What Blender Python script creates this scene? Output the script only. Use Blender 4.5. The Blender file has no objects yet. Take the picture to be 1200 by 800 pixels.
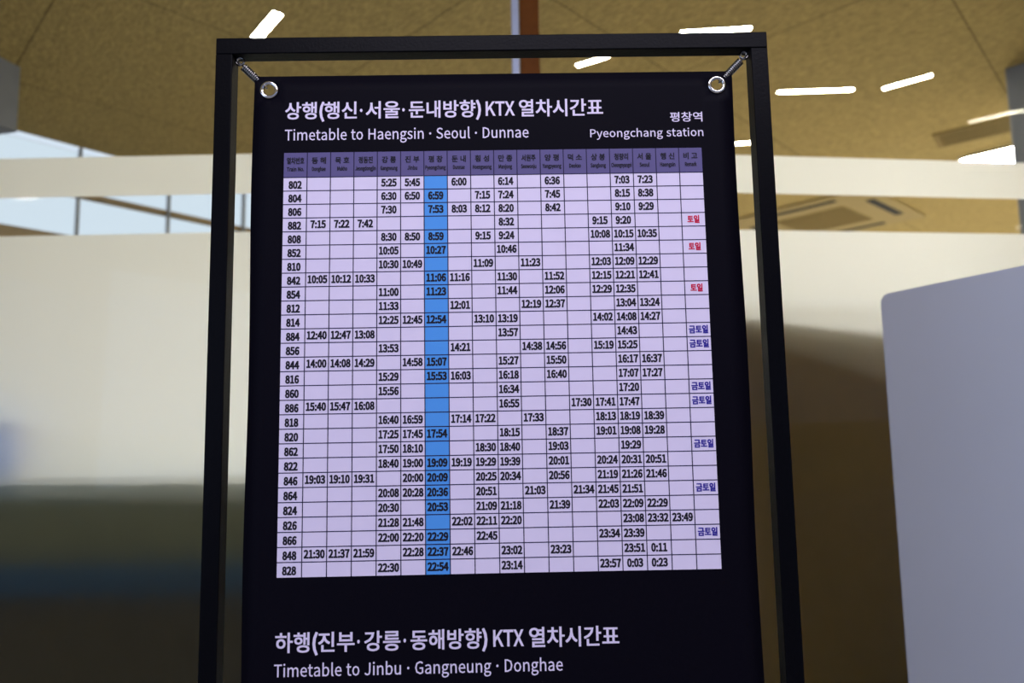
import bpy, bmesh, math, random
from mathutils import Vector, Matrix
random.seed(4)
C = bpy.context.scene.collection
S = bpy.context.scene

# ------------------------------------------------------------------ camera
def set_camera():
    yaw, pitch, roll = 0.01016, 0.10355, -0.01740
    cy, sy, cp, sp = math.cos(yaw), math.sin(yaw), math.cos(pitch), math.sin(pitch)
    fwd = Vector((sy * cp, cy * cp, sp)); right = Vector((cy, -sy, 0)); up = right.cross(fwd)
    r2 = right * math.cos(roll) + up * math.sin(roll)
    u2 = -right * math.sin(roll) + up * math.cos(roll)
    cam = bpy.data.cameras.new('camera'); o = bpy.data.objects.new('camera', cam); C.objects.link(o)
    m = Matrix((r2, u2, -fwd)).transposed().to_4x4()
    m.translation = Vector((0.01067, -0.83466, 1.40))
    o.matrix_world = m
    cam.sensor_width = 36.0; cam.lens = 24.0; cam.clip_start = 0.02; cam.clip_end = 400
    cam.dof.use_dof = True; cam.dof.focus_distance = 0.85; cam.dof.aperture_fstop = 3.2
    S.camera = o
set_camera()

# ------------------------------------------------------------------ world, exposure
EXPOSURE = 0.0
SKY = 1.0
W = bpy.data.worlds.new('sky'); S.world = W; W.use_nodes = True
nt = W.node_tree; nt.nodes.clear()
tc = nt.nodes.new('ShaderNodeTexCoord'); sx = nt.nodes.new('ShaderNodeSeparateXYZ')
mr = nt.nodes.new('ShaderNodeMapRange'); mr.inputs[1].default_value = -0.7; mr.inputs[2].default_value = 0.3
mx = nt.nodes.new('ShaderNodeMix'); mx.data_type = 'RGBA'
mx.inputs[6].default_value = (0.35, 0.42, 0.74, 1)      # clearer, bluer sky on the entrance side
mx.inputs[7].default_value = (0.74, 0.83, 0.97, 1)      # hazy bright sky behind the hall
bg = nt.nodes.new('ShaderNodeBackground'); bg.inputs[1].default_value = SKY
ow = nt.nodes.new('ShaderNodeOutputWorld')
nt.links.new(tc.outputs['Generated'], sx.inputs[0]); nt.links.new(sx.outputs['Y'], mr.inputs[0])
nt.links.new(mr.outputs[0], mx.inputs[0]); nt.links.new(mx.outputs[2], bg.inputs[0]); nt.links.new(bg.outputs[0], ow.inputs[0])
S.view_settings.view_transform = 'Standard'; S.view_settings.look = 'None'
S.view_settings.exposure = EXPOSURE; S.view_settings.gamma = 1.0; S.view_settings.use_curve_mapping = False
S.cycles.use_denoising = True
S.cycles.max_bounces = 10; S.cycles.transparent_max_bounces = 16; S.cycles.sample_clamp_indirect = 6.0
LAMP = 120.0          # radiance of the ceiling light strips
PANEL_LAMP = 310.0    # radiance of the luminous ceiling panel
def area_light(name, loc, direction, sx, sy, watts, col):
    l = bpy.data.lights.new(name, 'AREA'); l.shape = 'RECTANGLE'; l.size = sx; l.size_y = sy; l.energy = watts; l.color = col
    o = bpy.data.objects.new(name, l); C.objects.link(o); o.location = loc
    o.rotation_euler = Vector(direction).to_track_quat('-Z', 'Y').to_euler()
area_light('hall_end_fill_light', (6.1, 7.0, 1.45), (-0.63, -0.777, -0.35), 8.0, 1.6, 130, (1.0, 0.95, 0.85))  # added unseen lamp to brighten the frosted film; the end wall has no window
area_light('lobby_ceiling_light', (0.3, -1.45, 3.0), (0, 0.35, -1), 2.0, 0.4, 46, (0.86, 0.83, 1.0))
area_light('lobby_blue_fill_light', (-2.6, -2.4, 1.7), (0.85, 0.5, -0.05), 1.6, 1.6, 20, (0.50, 0.68, 1.0))  # added unseen blue lamp that tints the white panel; no window stands there

# ------------------------------------------------------------------ materials
def mat(name, col, rough=0.5, metal=0.0, spec=0.5, emit=None, strength=0):
    m = bpy.data.materials.new(name); m.use_nodes = True
    b = m.node_tree.nodes['Principled BSDF']
    b.inputs['Base Color'].default_value = (*col, 1); b.inputs['Roughness'].default_value = rough
    b.inputs['Metallic'].default_value = metal; b.inputs['Specular IOR Level'].default_value = spec
    if emit:
        b.inputs['Emission Color'].default_value = (*emit, 1); b.inputs['Emission Strength'].default_value = strength
    return m
def noisy(m, scale, amount, bump=0.0, stretch=(1, 1, 1), detail=4, rot=0.0, bscale=None):
    """Mottles the base colour by +-amount and adds a bump from the same noise (object coordinates)."""
    t = m.node_tree; b = t.nodes['Principled BSDF']
    tc = t.nodes.new('ShaderNodeTexCoord'); mp = t.nodes.new('ShaderNodeMapping')
    mp.inputs['Rotation'].default_value = (0, 0, rot)
    n = t.nodes.new('ShaderNodeTexNoise'); n.inputs['Scale'].default_value = scale; n.inputs['Detail'].default_value = detail
    sc = t.nodes.new('ShaderNodeMapping'); sc.inputs['Scale'].default_value = stretch
    t.links.new(tc.outputs['Object'], mp.inputs[0]); t.links.new(mp.outputs[0], sc.inputs[0]); t.links.new(sc.outputs[0], n.inputs['Vector'])
    c = b.inputs['Base Color'].default_value[:3]
    r = t.nodes.new('ShaderNodeMapRange'); r.inputs[1].default_value = 0.3; r.inputs[2].default_value = 0.7
    mixn = t.nodes.new('ShaderNodeMix'); mixn.data_type = 'RGBA'
    mixn.inputs[6].default_value = (*[max(0, x * (1 - amount)) for x in c], 1)
    mixn.inputs[7].default_value = (*[min(1, x * (1 + amount)) for x in c], 1)
    t.links.new(n.outputs['Fac'], r.inputs[0]); t.links.new(r.outputs[0], mixn.inputs[0])
    t.links.new(mixn.outputs[2], b.inputs['Base Color'])
    if bump:
        bp = t.nodes.new('ShaderNodeBump'); bp.inputs['Strength'].default_value = bump; bp.inputs['Distance'].default_value = 0.01
        t.links.new(n.outputs['Fac'], bp.inputs['Height']); t.links.new(bp.outputs[0], b.inputs['Normal'])
    return m
def tiles(m, size, width, dark, rot=0.0, loc=(0, 0, 0)):
    """Thin joints between square boards: multiplies what feeds the base colour."""
    t = m.node_tree; b = t.nodes['Principled BSDF']
    src = b.inputs['Base Color'].links[0].from_socket
    tc = t.nodes.new('ShaderNodeTexCoord'); mp = t.nodes.new('ShaderNodeMapping')
    mp.inputs['Rotation'].default_value = (0, 0, rot); mp.inputs['Location'].default_value = loc
    br = t.nodes.new('ShaderNodeTexBrick'); br.offset = 0.5
    br.inputs['Color1'].default_value = br.inputs['Color2'].default_value = (1, 1, 1, 1)
    br.inputs['Mortar'].default_value = (dark, dark, dark, 1); br.inputs['Scale'].default_value = 1.0
    br.inputs['Mortar Size'].default_value = width; br.inputs['Mortar Smooth'].default_value = 0.3
    br.inputs['Brick Width'].default_value = size[0]; br.inputs['Row Height'].default_value = size[1]
    mu = t.nodes.new('ShaderNodeMix'); mu.data_type = 'RGBA'; mu.blend_type = 'MULTIPLY'; mu.inputs[0].default_value = 1
    t.links.new(tc.outputs['Object'], mp.inputs[0]); t.links.new(mp.outputs[0], br.inputs['Vector'])
    t.links.new(src, mu.inputs[6]); t.links.new(br.outputs['Color'], mu.inputs[7]); t.links.new(mu.outputs[2], b.inputs['Base Color'])
    return m
def glass_mat():
    m = bpy.data.materials.new('clear_glass'); m.use_nodes = True; t = m.node_tree; t.nodes.clear()
    tr = t.nodes.new('ShaderNodeBsdfTransparent'); tr.inputs[0].default_value = (0.97, 0.985, 0.975, 1)
    gl = t.nodes.new('ShaderNodeBsdfGlossy'); gl.inputs['Roughness'].default_value = 0.02
    fr = t.nodes.new('ShaderNodeFresnel'); fr.inputs[0].default_value = 1.19
    mx = t.nodes.new('ShaderNodeMixShader'); o = t.nodes.new('ShaderNodeOutputMaterial')
    t.links.new(fr.outputs[0], mx.inputs[0]); t.links.new(tr.outputs[0], mx.inputs[1]); t.links.new(gl.outputs[0], mx.inputs[2])
    t.links.new(mx.outputs[0], o.inputs[0]); return m
def film_mat():
    """Etched film: scatters what comes through it, sends a little back."""
    m = bpy.data.materials.new('frosted_film'); m.use_nodes = True; t = m.node_tree; t.nodes.clear()
    tr = t.nodes.new('ShaderNodeBsdfTranslucent'); tr.inputs[0].default_value = (0.94, 0.955, 0.965, 1)
    df = t.nodes.new('ShaderNodeBsdfDiffuse'); df.inputs[0].default_value = (0.8, 0.8, 0.78, 1)
    tc = t.nodes.new('ShaderNodeTexCoord'); n = t.nodes.new('ShaderNodeTexNoise'); n.inputs['Scale'].default_value = 260
    bp = t.nodes.new('ShaderNodeBump'); bp.inputs['Strength'].default_value = 0.25; bp.inputs['Distance'].default_value = 0.001
    t.links.new(tc.outputs['Object'], n.inputs['Vector']); t.links.new(n.outputs['Fac'], bp.inputs['Height'])
    t.links.new(bp.outputs[0], tr.inputs['Normal'])
    mx = t.nodes.new('ShaderNodeMixShader'); mx.inputs[0].default_value = 0.004
    o = t.nodes.new('ShaderNodeOutputMaterial')
    t.links.new(tr.outputs[0], mx.inputs[1]); t.links.new(df.outputs[0], mx.inputs[2]); t.links.new(mx.outputs[0], o.inputs[0])
    return m
ROT = math.radians(45)
M = dict(
    steel=noisy(mat('black_powder_coat', (0.0022, 0.0022, 0.0034), 0.4, spec=0.06), 300, 0.2, 0.05),
    cloth=noisy(mat('black_banner_cloth', (0.0032, 0.0026, 0.006), 0.6, spec=0.05), 500, 0.15, 0.03),
    white_ink=mat('lavender_white_print', (0.80, 0.71, 0.89), 0.6, spec=0.2),
    cell=noisy(mat('pale_lavender_print', (0.80, 0.71, 0.89), 0.6, spec=0.2), 40, 0.015),
    head=mat('slate_violet_print', (0.12, 0.10, 0.245), 0.6, spec=0.2),
    blue=mat('sky_blue_print', (0.085, 0.335, 0.82), 0.6, spec=0.2),
    ink=mat('black_print', (0.012, 0.010, 0.018), 0.6, spec=0.2),
    grid=mat('dark_violet_rule', (0.02, 0.015, 0.055), 0.6, spec=0.2),
    red_ink=mat('red_print', (0.66, 0.0, 0.05), 0.6, spec=0.2),
    navy_ink=mat('navy_print', (0.022, 0.008, 0.30), 0.6, spec=0.2),
    chrome=mat('nickel', (0.75, 0.73, 0.72), 0.16, 1.0),
    spring=mat('dark_steel_wire', (0.30, 0.29, 0.28), 0.25, 1.0),
    glass=glass_mat(), film=film_mat(),
    ceiling=tiles(noisy(mat('wood_wool_board', (0.43, 0.325, 0.135), 0.95, spec=0.1), 34, 0.30, 0.5, (3.4, 1, 1), 6, -ROT), (2.4, 1.17), 0.005, 0.5, -ROT, (1.203, 0.04, 0)),
    floor=tiles(noisy(mat('grey_granite', (0.36, 0.33, 0.28), 0.35), 60, 0.15), (0.6, 0.6), 0.004, 0.6, ROT),
    wall=noisy(mat('cream_wall', (0.62, 0.58, 0.50), 0.8), 8, 0.04),
    grey_wall=noisy(mat('blue_grey_render', (0.22, 0.235, 0.27), 0.8), 12, 0.05),
    alu=noisy(mat('pale_blue_aluminium', (0.52, 0.58, 0.74), 0.4, 0.2), 30, 0.03),
    bronze=noisy(mat('bronze_brown_post', (0.17, 0.052, 0.006), 0.6, spec=0.15), 30, 0.1),
    frame=noisy(mat('grey_window_frame', (0.42, 0.45, 0.48), 0.5, 0.2), 30, 0.04),
    transom=noisy(mat('tan_window_bar', (0.42, 0.32, 0.18), 0.6), 30, 0.05),
    panel=noisy(mat('white_laminate', (0.61, 0.64, 0.72), 0.42, spec=0.4), 3, 0.02),
    panel_edge=mat('white_edge_band', (0.78, 0.78, 0.78), 0.35),
    lamp=mat('lamp_diffuser', (1, 1, 1), 0.5, emit=(1.0, 0.90, 0.68), strength=LAMP),
    lamp_panel=mat('luminous_panel', (1, 1, 1), 0.5, emit=(1.0, 0.95, 0.86), strength=PANEL_LAMP),
    lamp_trim=mat('lamp_trim', (0.55, 0.48, 0.34), 0.5),
    ac=noisy(mat('cream_plastic', (0.40, 0.31, 0.15), 0.85, spec=0.08), 20, 0.03),
    ac_grille=noisy(mat('tan_grille', (0.28, 0.205, 0.085), 0.85, spec=0.08), 20, 0.05),
    black=mat('black_void', (0.01, 0.01, 0.01), 0.8),
    wood=noisy(mat('dark_walnut', (0.14, 0.075, 0.008), 0.8, spec=0.05), 9, 0.35, 0.0, (1, 1, 0.12)),
    olive=noisy(mat('olive_laminate', (0.15, 0.13, 0.05), 0.8, spec=0.05), 10, 0.1),
    teal=noisy(mat('dark_teal_band', (0.03, 0.06, 0.075), 0.8, spec=0.05), 10, 0.1),
    rail=noisy(mat('grey_green_rail', (0.30, 0.32, 0.24), 0.8, spec=0.05), 10, 0.05),
    brown=noisy(mat('dark_brown_panel', (0.07, 0.048, 0.017), 0.8, spec=0.05), 10, 0.15),
    bluebox=noisy(mat('blue_plastic', (0.05, 0.22, 0.62), 0.45), 10, 0.05),
    ground=noisy(mat('outdoor_paving', (0.22, 0.23, 0.22), 0.9), 2, 0.2),
)

# ------------------------------------------------------------------ mesh helpers
def link(name, bm, material, parent=None, smooth=False, loc=None):
    me = bpy.data.meshes.new(name); bm.normal_update()
    if smooth:
        for f in bm.faces: f.smooth = True
    bm.to_mesh(me); bm.free(); me.materials.append(material)
    o = bpy.data.objects.new(name, me); C.objects.link(o)
    if parent: o.parent = parent
    if loc: o.location = loc
    return o
def empty(name, label, cat, loc=(0, 0, 0), group=None, rotz=0.0):
    o = bpy.data.objects.new(name, None); C.objects.link(o); o.location = loc; o.rotation_euler = (0, 0, rotz)
    o.empty_display_size = 0.1
    o['label'] = label; o['category'] = cat
    if group: o['group'] = group
    return o
def tag(o, label, cat, group=None):
    o['label'] = label; o['category'] = cat
    if group: o['group'] = group
    return o
def struct(o, label=None):
    o['kind'] = 'structure'
    if label: o['label'] = label
    return o
def box(bm, lo, hi, bevel=0.0, seg=2):
    r = bmesh.ops.create_cube(bm, size=1.0)
    vs = r['verts']
    for v in vs:
        v.co = Vector([(lo[i] + hi[i]) / 2 + v.co[i] * (hi[i] - lo[i]) for i in range(3)])
    if bevel:
        es = list({e for v in vs for e in v.link_edges})
        bmesh.ops.bevel(bm, geom=es, offset=bevel, segments=seg, affect='EDGES', profile=0.5)
    return vs
def obox(bm, origin, a, b, la, lb, z0, z1, bevel=0.0):
    """Box on directions a, b (horizontal unit vectors) from origin, between heights z0 and z1."""
    p = Vector((origin[0], origin[1], 0)); a = Vector((a[0], a[1], 0)) * la; b = Vector((b[0], b[1], 0)) * lb
    q = [p, p + a, p + a + b, p + b]
    lo = [bm.verts.new((v.x, v.y, z0)) for v in q]; hi = [bm.verts.new((v.x, v.y, z1)) for v in q]
    fs = [bm.faces.new(lo[::-1]), bm.faces.new(hi)]
    for i in range(4):
        j = (i + 1) % 4; fs.append(bm.faces.new((lo[i], lo[j], hi[j], hi[i])))
    bmesh.ops.recalc_face_normals(bm, faces=fs)
    if bevel:
        bmesh.ops.bevel(bm, geom=list({e for f in fs for e in f.edges}), offset=bevel, segments=2, affect='EDGES', profile=0.5)
def tube(bm, pts, r, n=8, cap=True):
    pts = [Vector(p) for p in pts]; rings = []
    up = Vector((0, 0, 1))
    for i, p in enumerate(pts):
        t = (pts[min(i + 1, len(pts) - 1)] - pts[max(i - 1, 0)]).normalized()
        a = up - t * up.dot(t)
        if a.length < 1e-3: a = Vector((1, 0, 0)) - t * t.x
        a.normalize(); b = t.cross(a); up = a
        rings.append([bm.verts.new(p + a * (r * math.cos(2 * math.pi * k / n)) + b * (r * math.sin(2 * math.pi * k / n))) for k in range(n)])
    for A, B in zip(rings, rings[1:]):
        for k in range(n):
            bm.faces.new((A[k], A[(k + 1) % n], B[(k + 1) % n], B[k]))
    if cap:
        bm.faces.new(rings[0][::-1]); bm.faces.new(rings[-1])
def torus(bm, c, R, r, axis='y', n=40, m=12, flat=1.0):
    rings = []
    for i in range(n):
        t = 2 * math.pi * i / n; ring = []
        for k in range(m):
            q = 2 * math.pi * k / m; rr = R + r * math.cos(q); h = r * flat * math.sin(q)
            v = {'y': (rr * math.cos(t), h, rr * math.sin(t)), 'z': (rr * math.cos(t), rr * math.sin(t), h), 'x': (h, rr * math.cos(t), rr * math.sin(t))}[axis]
            ring.append(bm.verts.new(Vector(c) + Vector(v)))
        rings.append(ring)
    for i in range(n):
        A, B = rings[i], rings[(i + 1) % n]
        for k in range(m):
            bm.faces.new((A[k], A[(k + 1) % m], B[(k + 1) % m], B[k]))
    bmesh.ops.recalc_face_normals(bm, faces=bm.faces[:])

# ------------------------------------------------------------------ the setting
H = 3.10                                               # ceiling height
UA = math.radians(39.0)
u = Vector((math.sin(UA), math.cos(UA), 0)); v = Vector((math.cos(UA), -math.sin(UA), 0))   # the hall runs at an angle to the glass
UC = math.radians(47.0)
uc = Vector((math.sin(UC), math.cos(UC), 0)); vc = Vector((math.cos(UC), -math.sin(UC), 0))

bm = bmesh.new(); box(bm, (-14, -7, -0.12), (16, 18, 0.0)); struct(link('floor', bm, M['floor']))
P1 = Vector((-2.896, 2.997, 0))                        # a point of the window wall, under its head
wall0 = P1 - u * 2.9; wall1 = P1 + u * 9.0             # the window wall's run
# ceiling: over the lobby and the hall, cut along the window wall
bm = bmesh.new()
poly = [(-6.0, -6.0), (12.0, -6.0), (12.0, 4.0), (wall1 + v * 9).to_2d()[:], wall1.to_2d()[:], wall0.to_2d()[:], (-6.0, wall0.y)]
lo = [bm.verts.new((p[0], p[1], H)) for p in poly]; hi = [bm.verts.new((p[0], p[1], H + 0.2)) for p in poly]
bm.faces.new(lo); bm.faces.new(hi[::-1])
for i in range(len(poly)):
    j = (i + 1) % len(poly); bm.faces.new((lo[i], hi[i], hi[j], lo[j]))
bmesh.ops.recalc_face_normals(bm, faces=bm.faces[:])
struct(link('ceiling', bm, M['ceiling']))
bm = bmesh.new(); box(bm, (-60, -60, -0.4), (60, 60, -0.13)); struct(link('ground', bm, M['ground']))

# window wall on the far left of the hall
SILL = 0.75
bm = bmesh.new(); obox(bm, wall0, u, -v, 11.9, 0.18, 0.0, SILL); struct(link('wall_left', bm, M['wall']))
win = struct(bpy.data.objects.new('window_1', None)); C.objects.link(win)
win['kind'] = 'structure'
step = 0.553
k0 = 0.424 - step * 6
for k in range(26):
    s = k0 + step * k
    if s > 8.9 or s < -2.85: continue
    bm = bmesh.new(); obox(bm, P1 + u * (s - 0.008), u, -v, 0.016, 0.03, SILL, H); link('mullion', bm, M['frame'], win)
for z, h in ((2.79, 0.034), (2.46, 0.075), (SILL, 0.05)):
    bm = bmesh.new(); obox(bm, wall0 - v * 0.02, u, -v, 11.9, 0.05, z, z + h); link('transom', bm, M['transom'], win)
bm = bmesh.new(); obox(bm, wall0 - v * 0.10, u, -v, 11.9, 0.006, SILL, H); link('pane', bm, M['glass'], win)
# far end wall and right wall of the hall
bm = bmesh.new(); obox(bm, wall1, v, u, 9.0, 0.2, 0.0, H); struct(link('wall_back', bm, M['wall']))
bm = bmesh.new(); obox(bm, wall1 + v * 9.0, -u, v, 7.0, 0.2, 0.0, H); struct(link('wall_right', bm, M['wall']))
# bulkhead over the window, far left
bd = Vector((math.sin(math.radians(14)), math.cos(math.radians(14)), 0)); bn = Vector((bd.y, -bd.x, 0))
bm = bmesh.new(); obox(bm, (-2.311, 2.332), -bd, -bn, 0.55, 0.55, 2.775, H); struct(link('trim_1', bm, M['grey_wall']), 'blue grey bulkhead under the ceiling at far left')
# unseen grey column added close behind the glass to shade the left film
bm = bmesh.new(); obox(bm, (-1.635, 1.262), (-1, 0), (-0.65, 0.76), 0.5, 0.4, 0.0, H, 0.01); struct(link('column', bm, M['grey_wall']), 'unseen blue grey column added behind the glass to darken the far left film')
# grey column, right edge
bm = bmesh.new(); obox(bm, (2.577, 2.46), vc, uc, 0.5, 0.5, 0.0, H, 0.01); struct(link('column', bm, M['grey_wall']), 'blue grey column at the right edge behind the glass')

# glass partition: two panels meeting at a post, each with a frosted lower film and a frosted band
MX, MY = 0.0651, 1.17
def panel(name, ang, sgn, length):
    a = math.radians(ang); d = Vector((math.cos(a), -math.sin(a), 0)) * sgn; nrm = Vector((math.sin(a), math.cos(a), 0))
    root = bpy.data.objects.new(name, None); C.objects.link(root); root['kind'] = 'structure'; root.location = (MX, MY, 0)
    bm = bmesh.new(); obox(bm, d * 0.01, d, nrm, length, 0.010, 0.02, H - 0.02); link('pane', bm, M['glass'], root)
    for nm, z0, z1 in (('frosted_film', 0.04, 1.958), ('frosted_band', 2.077, 2.202)):
        bm = bmesh.new(); o = d * 0.012 + nrm * 0.0112; e = o + d * (length - 0.01)
        n = 24; row = [[bm.verts.new((*(o + (e - o) * (i / n)).to_2d(), z)) for i in range(n + 1)] for z in (z0, z1)]
        for i in range(n): bm.faces.new((row[0][i], row[0][i + 1], row[1][i + 1], row[1][i]))
        link(nm, bm, M['film'], root)
    bm = bmesh.new(); obox(bm, d * 0.01 - nrm * 0.015, d, nrm, length, 0.04, 0.0, 0.02); obox(bm, d * 0.01 - nrm * 0.015, d, nrm, length, 0.04, H - 0.02, H)
    link('channel', bm, M['alu'], root)
    return root
panel('window_2', 0.9, -1, 4.6)
panel('window_3', -6.2, 1, 7.0)
bm = bmesh.new(); box(bm, (0.0465, MY - 0.022, 0), (0.0690, MY + 0.03, H), 0.003); struct(link('trim_2', bm, M['alu']), 'pale blue aluminium strip of the glass joint')
bm = bmesh.new(); box(bm, (0.0730, MY - 0.010, 0), (0.1315, MY + 0.05, H), 0.004); struct(link('trim_3', bm, M['bronze']), 'bronze brown post at the glass joint')

# ------------------------------------------------------------------ ceiling fittings
def light_strip(P, Q, label, w=0.026, ext=0.0):
    P = Vector((*P, 0)); Q = Vector((*Q, 0)); d = (Q - P).normalized(); L = (Q - P).length; n = Vector((d.y, -d.x, 0))
    root = empty('ceiling_light', label, 'ceiling light', (*((P + Q) / 2).to_2d(), H), 'linear lights in the ceiling')
    o = -d * (L / 2) - n * (w / 2)
    bm = bmesh.new()
    for q in ((o - n * 0.006 - d * 0.006, L + 0.012, 0.006, 0), (o + n * w - d * 0.006, L + 0.012, 0.006, 0)):
        obox(bm, q[0], d, n, q[1], q[2], -0.006, 0.0)
    obox(bm, o - d * 0.006, d, n, 0.006, w, -0.006, 0.0); obox(bm, o + d * L, d, n, 0.006, w, -0.006, 0.0)
    link('trim_frame', bm, M['lamp_trim'], root)
    bm = bmesh.new(); obox(bm, o, d, n, L, w, -0.004, -0.001); link('diffuser', bm, M['lamp'], root)
    return root
light_strip((-1.09, 2.094), (-0.926, 1.899), 'steeply slanted linear ceiling light above the left post of the stand', 0.042)
light_strip((0.829, 2.086), (1.137, 2.058), 'nearly level linear ceiling light just above the top right corner of the stand')
light_strip((0.387, 2.373), (0.53, 2.285), 'short linear ceiling light peeking out below the top bar of the stand')
light_strip((1.508, 2.682), (1.907, 2.664), 'nearly level linear ceiling light right of the stand, beside a short slanted one')
light_strip((2.065, 2.658), (2.238, 2.513), 'short slanted linear ceiling light between the level one and the vent')
light_strip((1.507, 3.40), (1.619, 3.376), 'tiny linear ceiling light inside the gap beside the right post')
# lamps of the lobby: outside the view, seen mirrored in the clear glass
light_strip((3.185, -0.112), (3.391, 0.126), 'linear lobby ceiling light mirrored in the glass in front of the grey column')
light_strip((-3.822, -1.828), (-3.656, -1.820), 'linear lobby ceiling light mirrored in the clear strip at far left')
light_strip((5.833, -2.114), (5.895, -1.951), 'linear lobby ceiling light mirrored in the clear strip at far right')
# luminous ceiling panel
root = empty('ceiling_light_panel', 'bright white luminous ceiling panel beside the grey column, above the frosted band', 'light panel', (3.166, 3.713, H))
bm = bmesh.new()
obox(bm, -uc * 0.012, vc, uc, 0.9, 0.012, -0.02, 0.0); obox(bm, uc * 0.55, vc, uc, 0.9, 0.012, -0.02, 0.0)
obox(bm, (0, 0), vc, uc, 0.012, 0.55, -0.02, 0.0); obox(bm, vc * 0.888, vc, uc, 0.012, 0.55, -0.02, 0.0); link('housing', bm, M['lamp_trim'], root)
bm = bmesh.new(); obox(bm, vc * 0.012, vc, uc, 0.876, 0.55, -0.006, -0.002); link('diffuser', bm, M['lamp_panel'], root)
# four-way air conditioner
ac = empty('ceiling_air_conditioner', 'square four-way ceiling air conditioner seen through the clear strip of the glass', 'air conditioner', (2.911, 5.174, H), rotz=math.radians(-139) + math.pi / 2)
bm = bmesh.new(); box(bm, (-0.64, -0.64, -0.022), (0.64, 0.64, 0.0), 0.008); link('cover', bm, M['ac'], ac)
bm = bmesh.new(); box(bm, (-0.31, -0.31, -0.030), (0.31, 0.31, -0.023), 0.003)
for k in range(13): box(bm, (-0.29, -0.288 + k * 0.046, -0.034), (0.29, -0.264 + k * 0.046, -0.030))
link('intake_grille', bm, M['ac_grille'], ac)
for ang in range(4):
    R = Matrix.Rotation(ang * math.pi / 2, 3, 'Z')
    bm = bmesh.new(); box(bm, (-0.33, 0.485, -0.026), (0.33, 0.555, -0.0225)); bmesh.ops.transform(bm, matrix=R.to_4x4(), verts=bm.verts[:])
    sl = link('air_slot', bm, M['black'], ac)
    bm = bmesh.new(); box(bm, (-0.32, 0.512, -0.032), (0.32, 0.530, -0.027), 0.002); bmesh.ops.transform(bm, matrix=R.to_4x4(), verts=bm.verts[:])
    link('louver', bm, M['black'], sl)
# slotted vent
vd = Vector((math.cos(math.radians(-40)), math.sin(math.radians(-40)), 0)); vn = Vector((-vd.y, vd.x, 0))
vent = empty('ceiling_vent', 'long slotted tan air vent in the ceiling beside the luminous panel', 'vent', (2.723, 3.290, H))
bm = bmesh.new()
obox(bm, (0, 0), vd, vn, 0.62, 0.03, -0.014, 0); obox(bm, vn * 0.24, vd, vn, 0.62, 0.03, -0.014, 0)
obox(bm, vn * 0.03, vd, vn, 0.03, 0.21, -0.014, 0); obox(bm, vn * 0.03 + vd * 0.59, vd, vn, 0.03, 0.21, -0.014, 0)
link('vent_frame', bm, M['ac_grille'], vent)
bm = bmesh.new(); obox(bm, vn * 0.03 + vd * 0.03, vd, vn, 0.56, 0.21, -0.003, 0.0); link('vent_opening', bm, M['black'], vent)
for k in range(4):
    bm = bmesh.new(); obox(bm, vn * (0.055 + 0.046 * k) + vd * 0.03, vd, vn, 0.56, 0.022, -0.011, -0.0035); link('vent_slat', bm, M['ac_grille'], vent)

# ------------------------------------------------------------------ behind the frosted film
cab = empty('wooden_cabinet', 'tall dark walnut cabinet blurred behind the frosted glass on the right', 'cabinet', (0.60, 1.282, 0), rotz=math.radians(14))
bm = bmesh.new(); box(bm, (0.0, 0.0, 0.06), (1.5, 0.42, 1.69), 0.004); link('carcass', bm, M['wood'], cab)
bm = bmesh.new(); box(bm, (-0.01, -0.01, 1.69), (1.51, 0.43, 1.722), 0.004); link('cabinet_top', bm, M['wood'], cab)
bm = bmesh.new(); box(bm, (0.02, 0.02, 0.0), (1.48, 0.38, 0.06)); link('plinth', bm, M['brown'], cab)
lp = empty('low_partition', 'low olive and brown partition with a grey top rail blurred behind the frosted glass on the left', 'partition', (-2.6, 1.224, 0))
bm = bmesh.new(); box(bm, (0.0, 0.0, 1.175), (2.52, 0.13, 1.235), 0.01); link('top_rail', bm, M['rail'], lp)
bm = bmesh.new(); box(bm, (0.0, 0.015, 0.99), (2.52, 0.10, 1.175)); link('upper_panel', bm, M['olive'], lp)
bm = bmesh.new(); box(bm, (0.0, 0.0, 0.90), (2.52, 0.12, 0.99), 0.006); link('middle_rail', bm, M['teal'], lp)
bm = bmesh.new(); box(bm, (0.0, 0.015, 0.0), (2.52, 0.10, 0.90)); link('lower_panel', bm, M['brown'], lp)
bb = empty('blue_box', 'blue box on the low partition, blurred behind the frosted glass at far left', 'box', (-1.55, 1.30, 1.235))
bm = bmesh.new(); box(bm, (-0.15, -0.05, 0.0), (0.15, 0.05, 0.14), 0.012); link('box_body', bm, M['bluebox'], bb)
bm = bmesh.new(); box(bm, (-0.155, -0.054, 0.14), (0.155, 0.054, 0.165), 0.008); link('lid', bm, M['bluebox'], bb)

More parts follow.
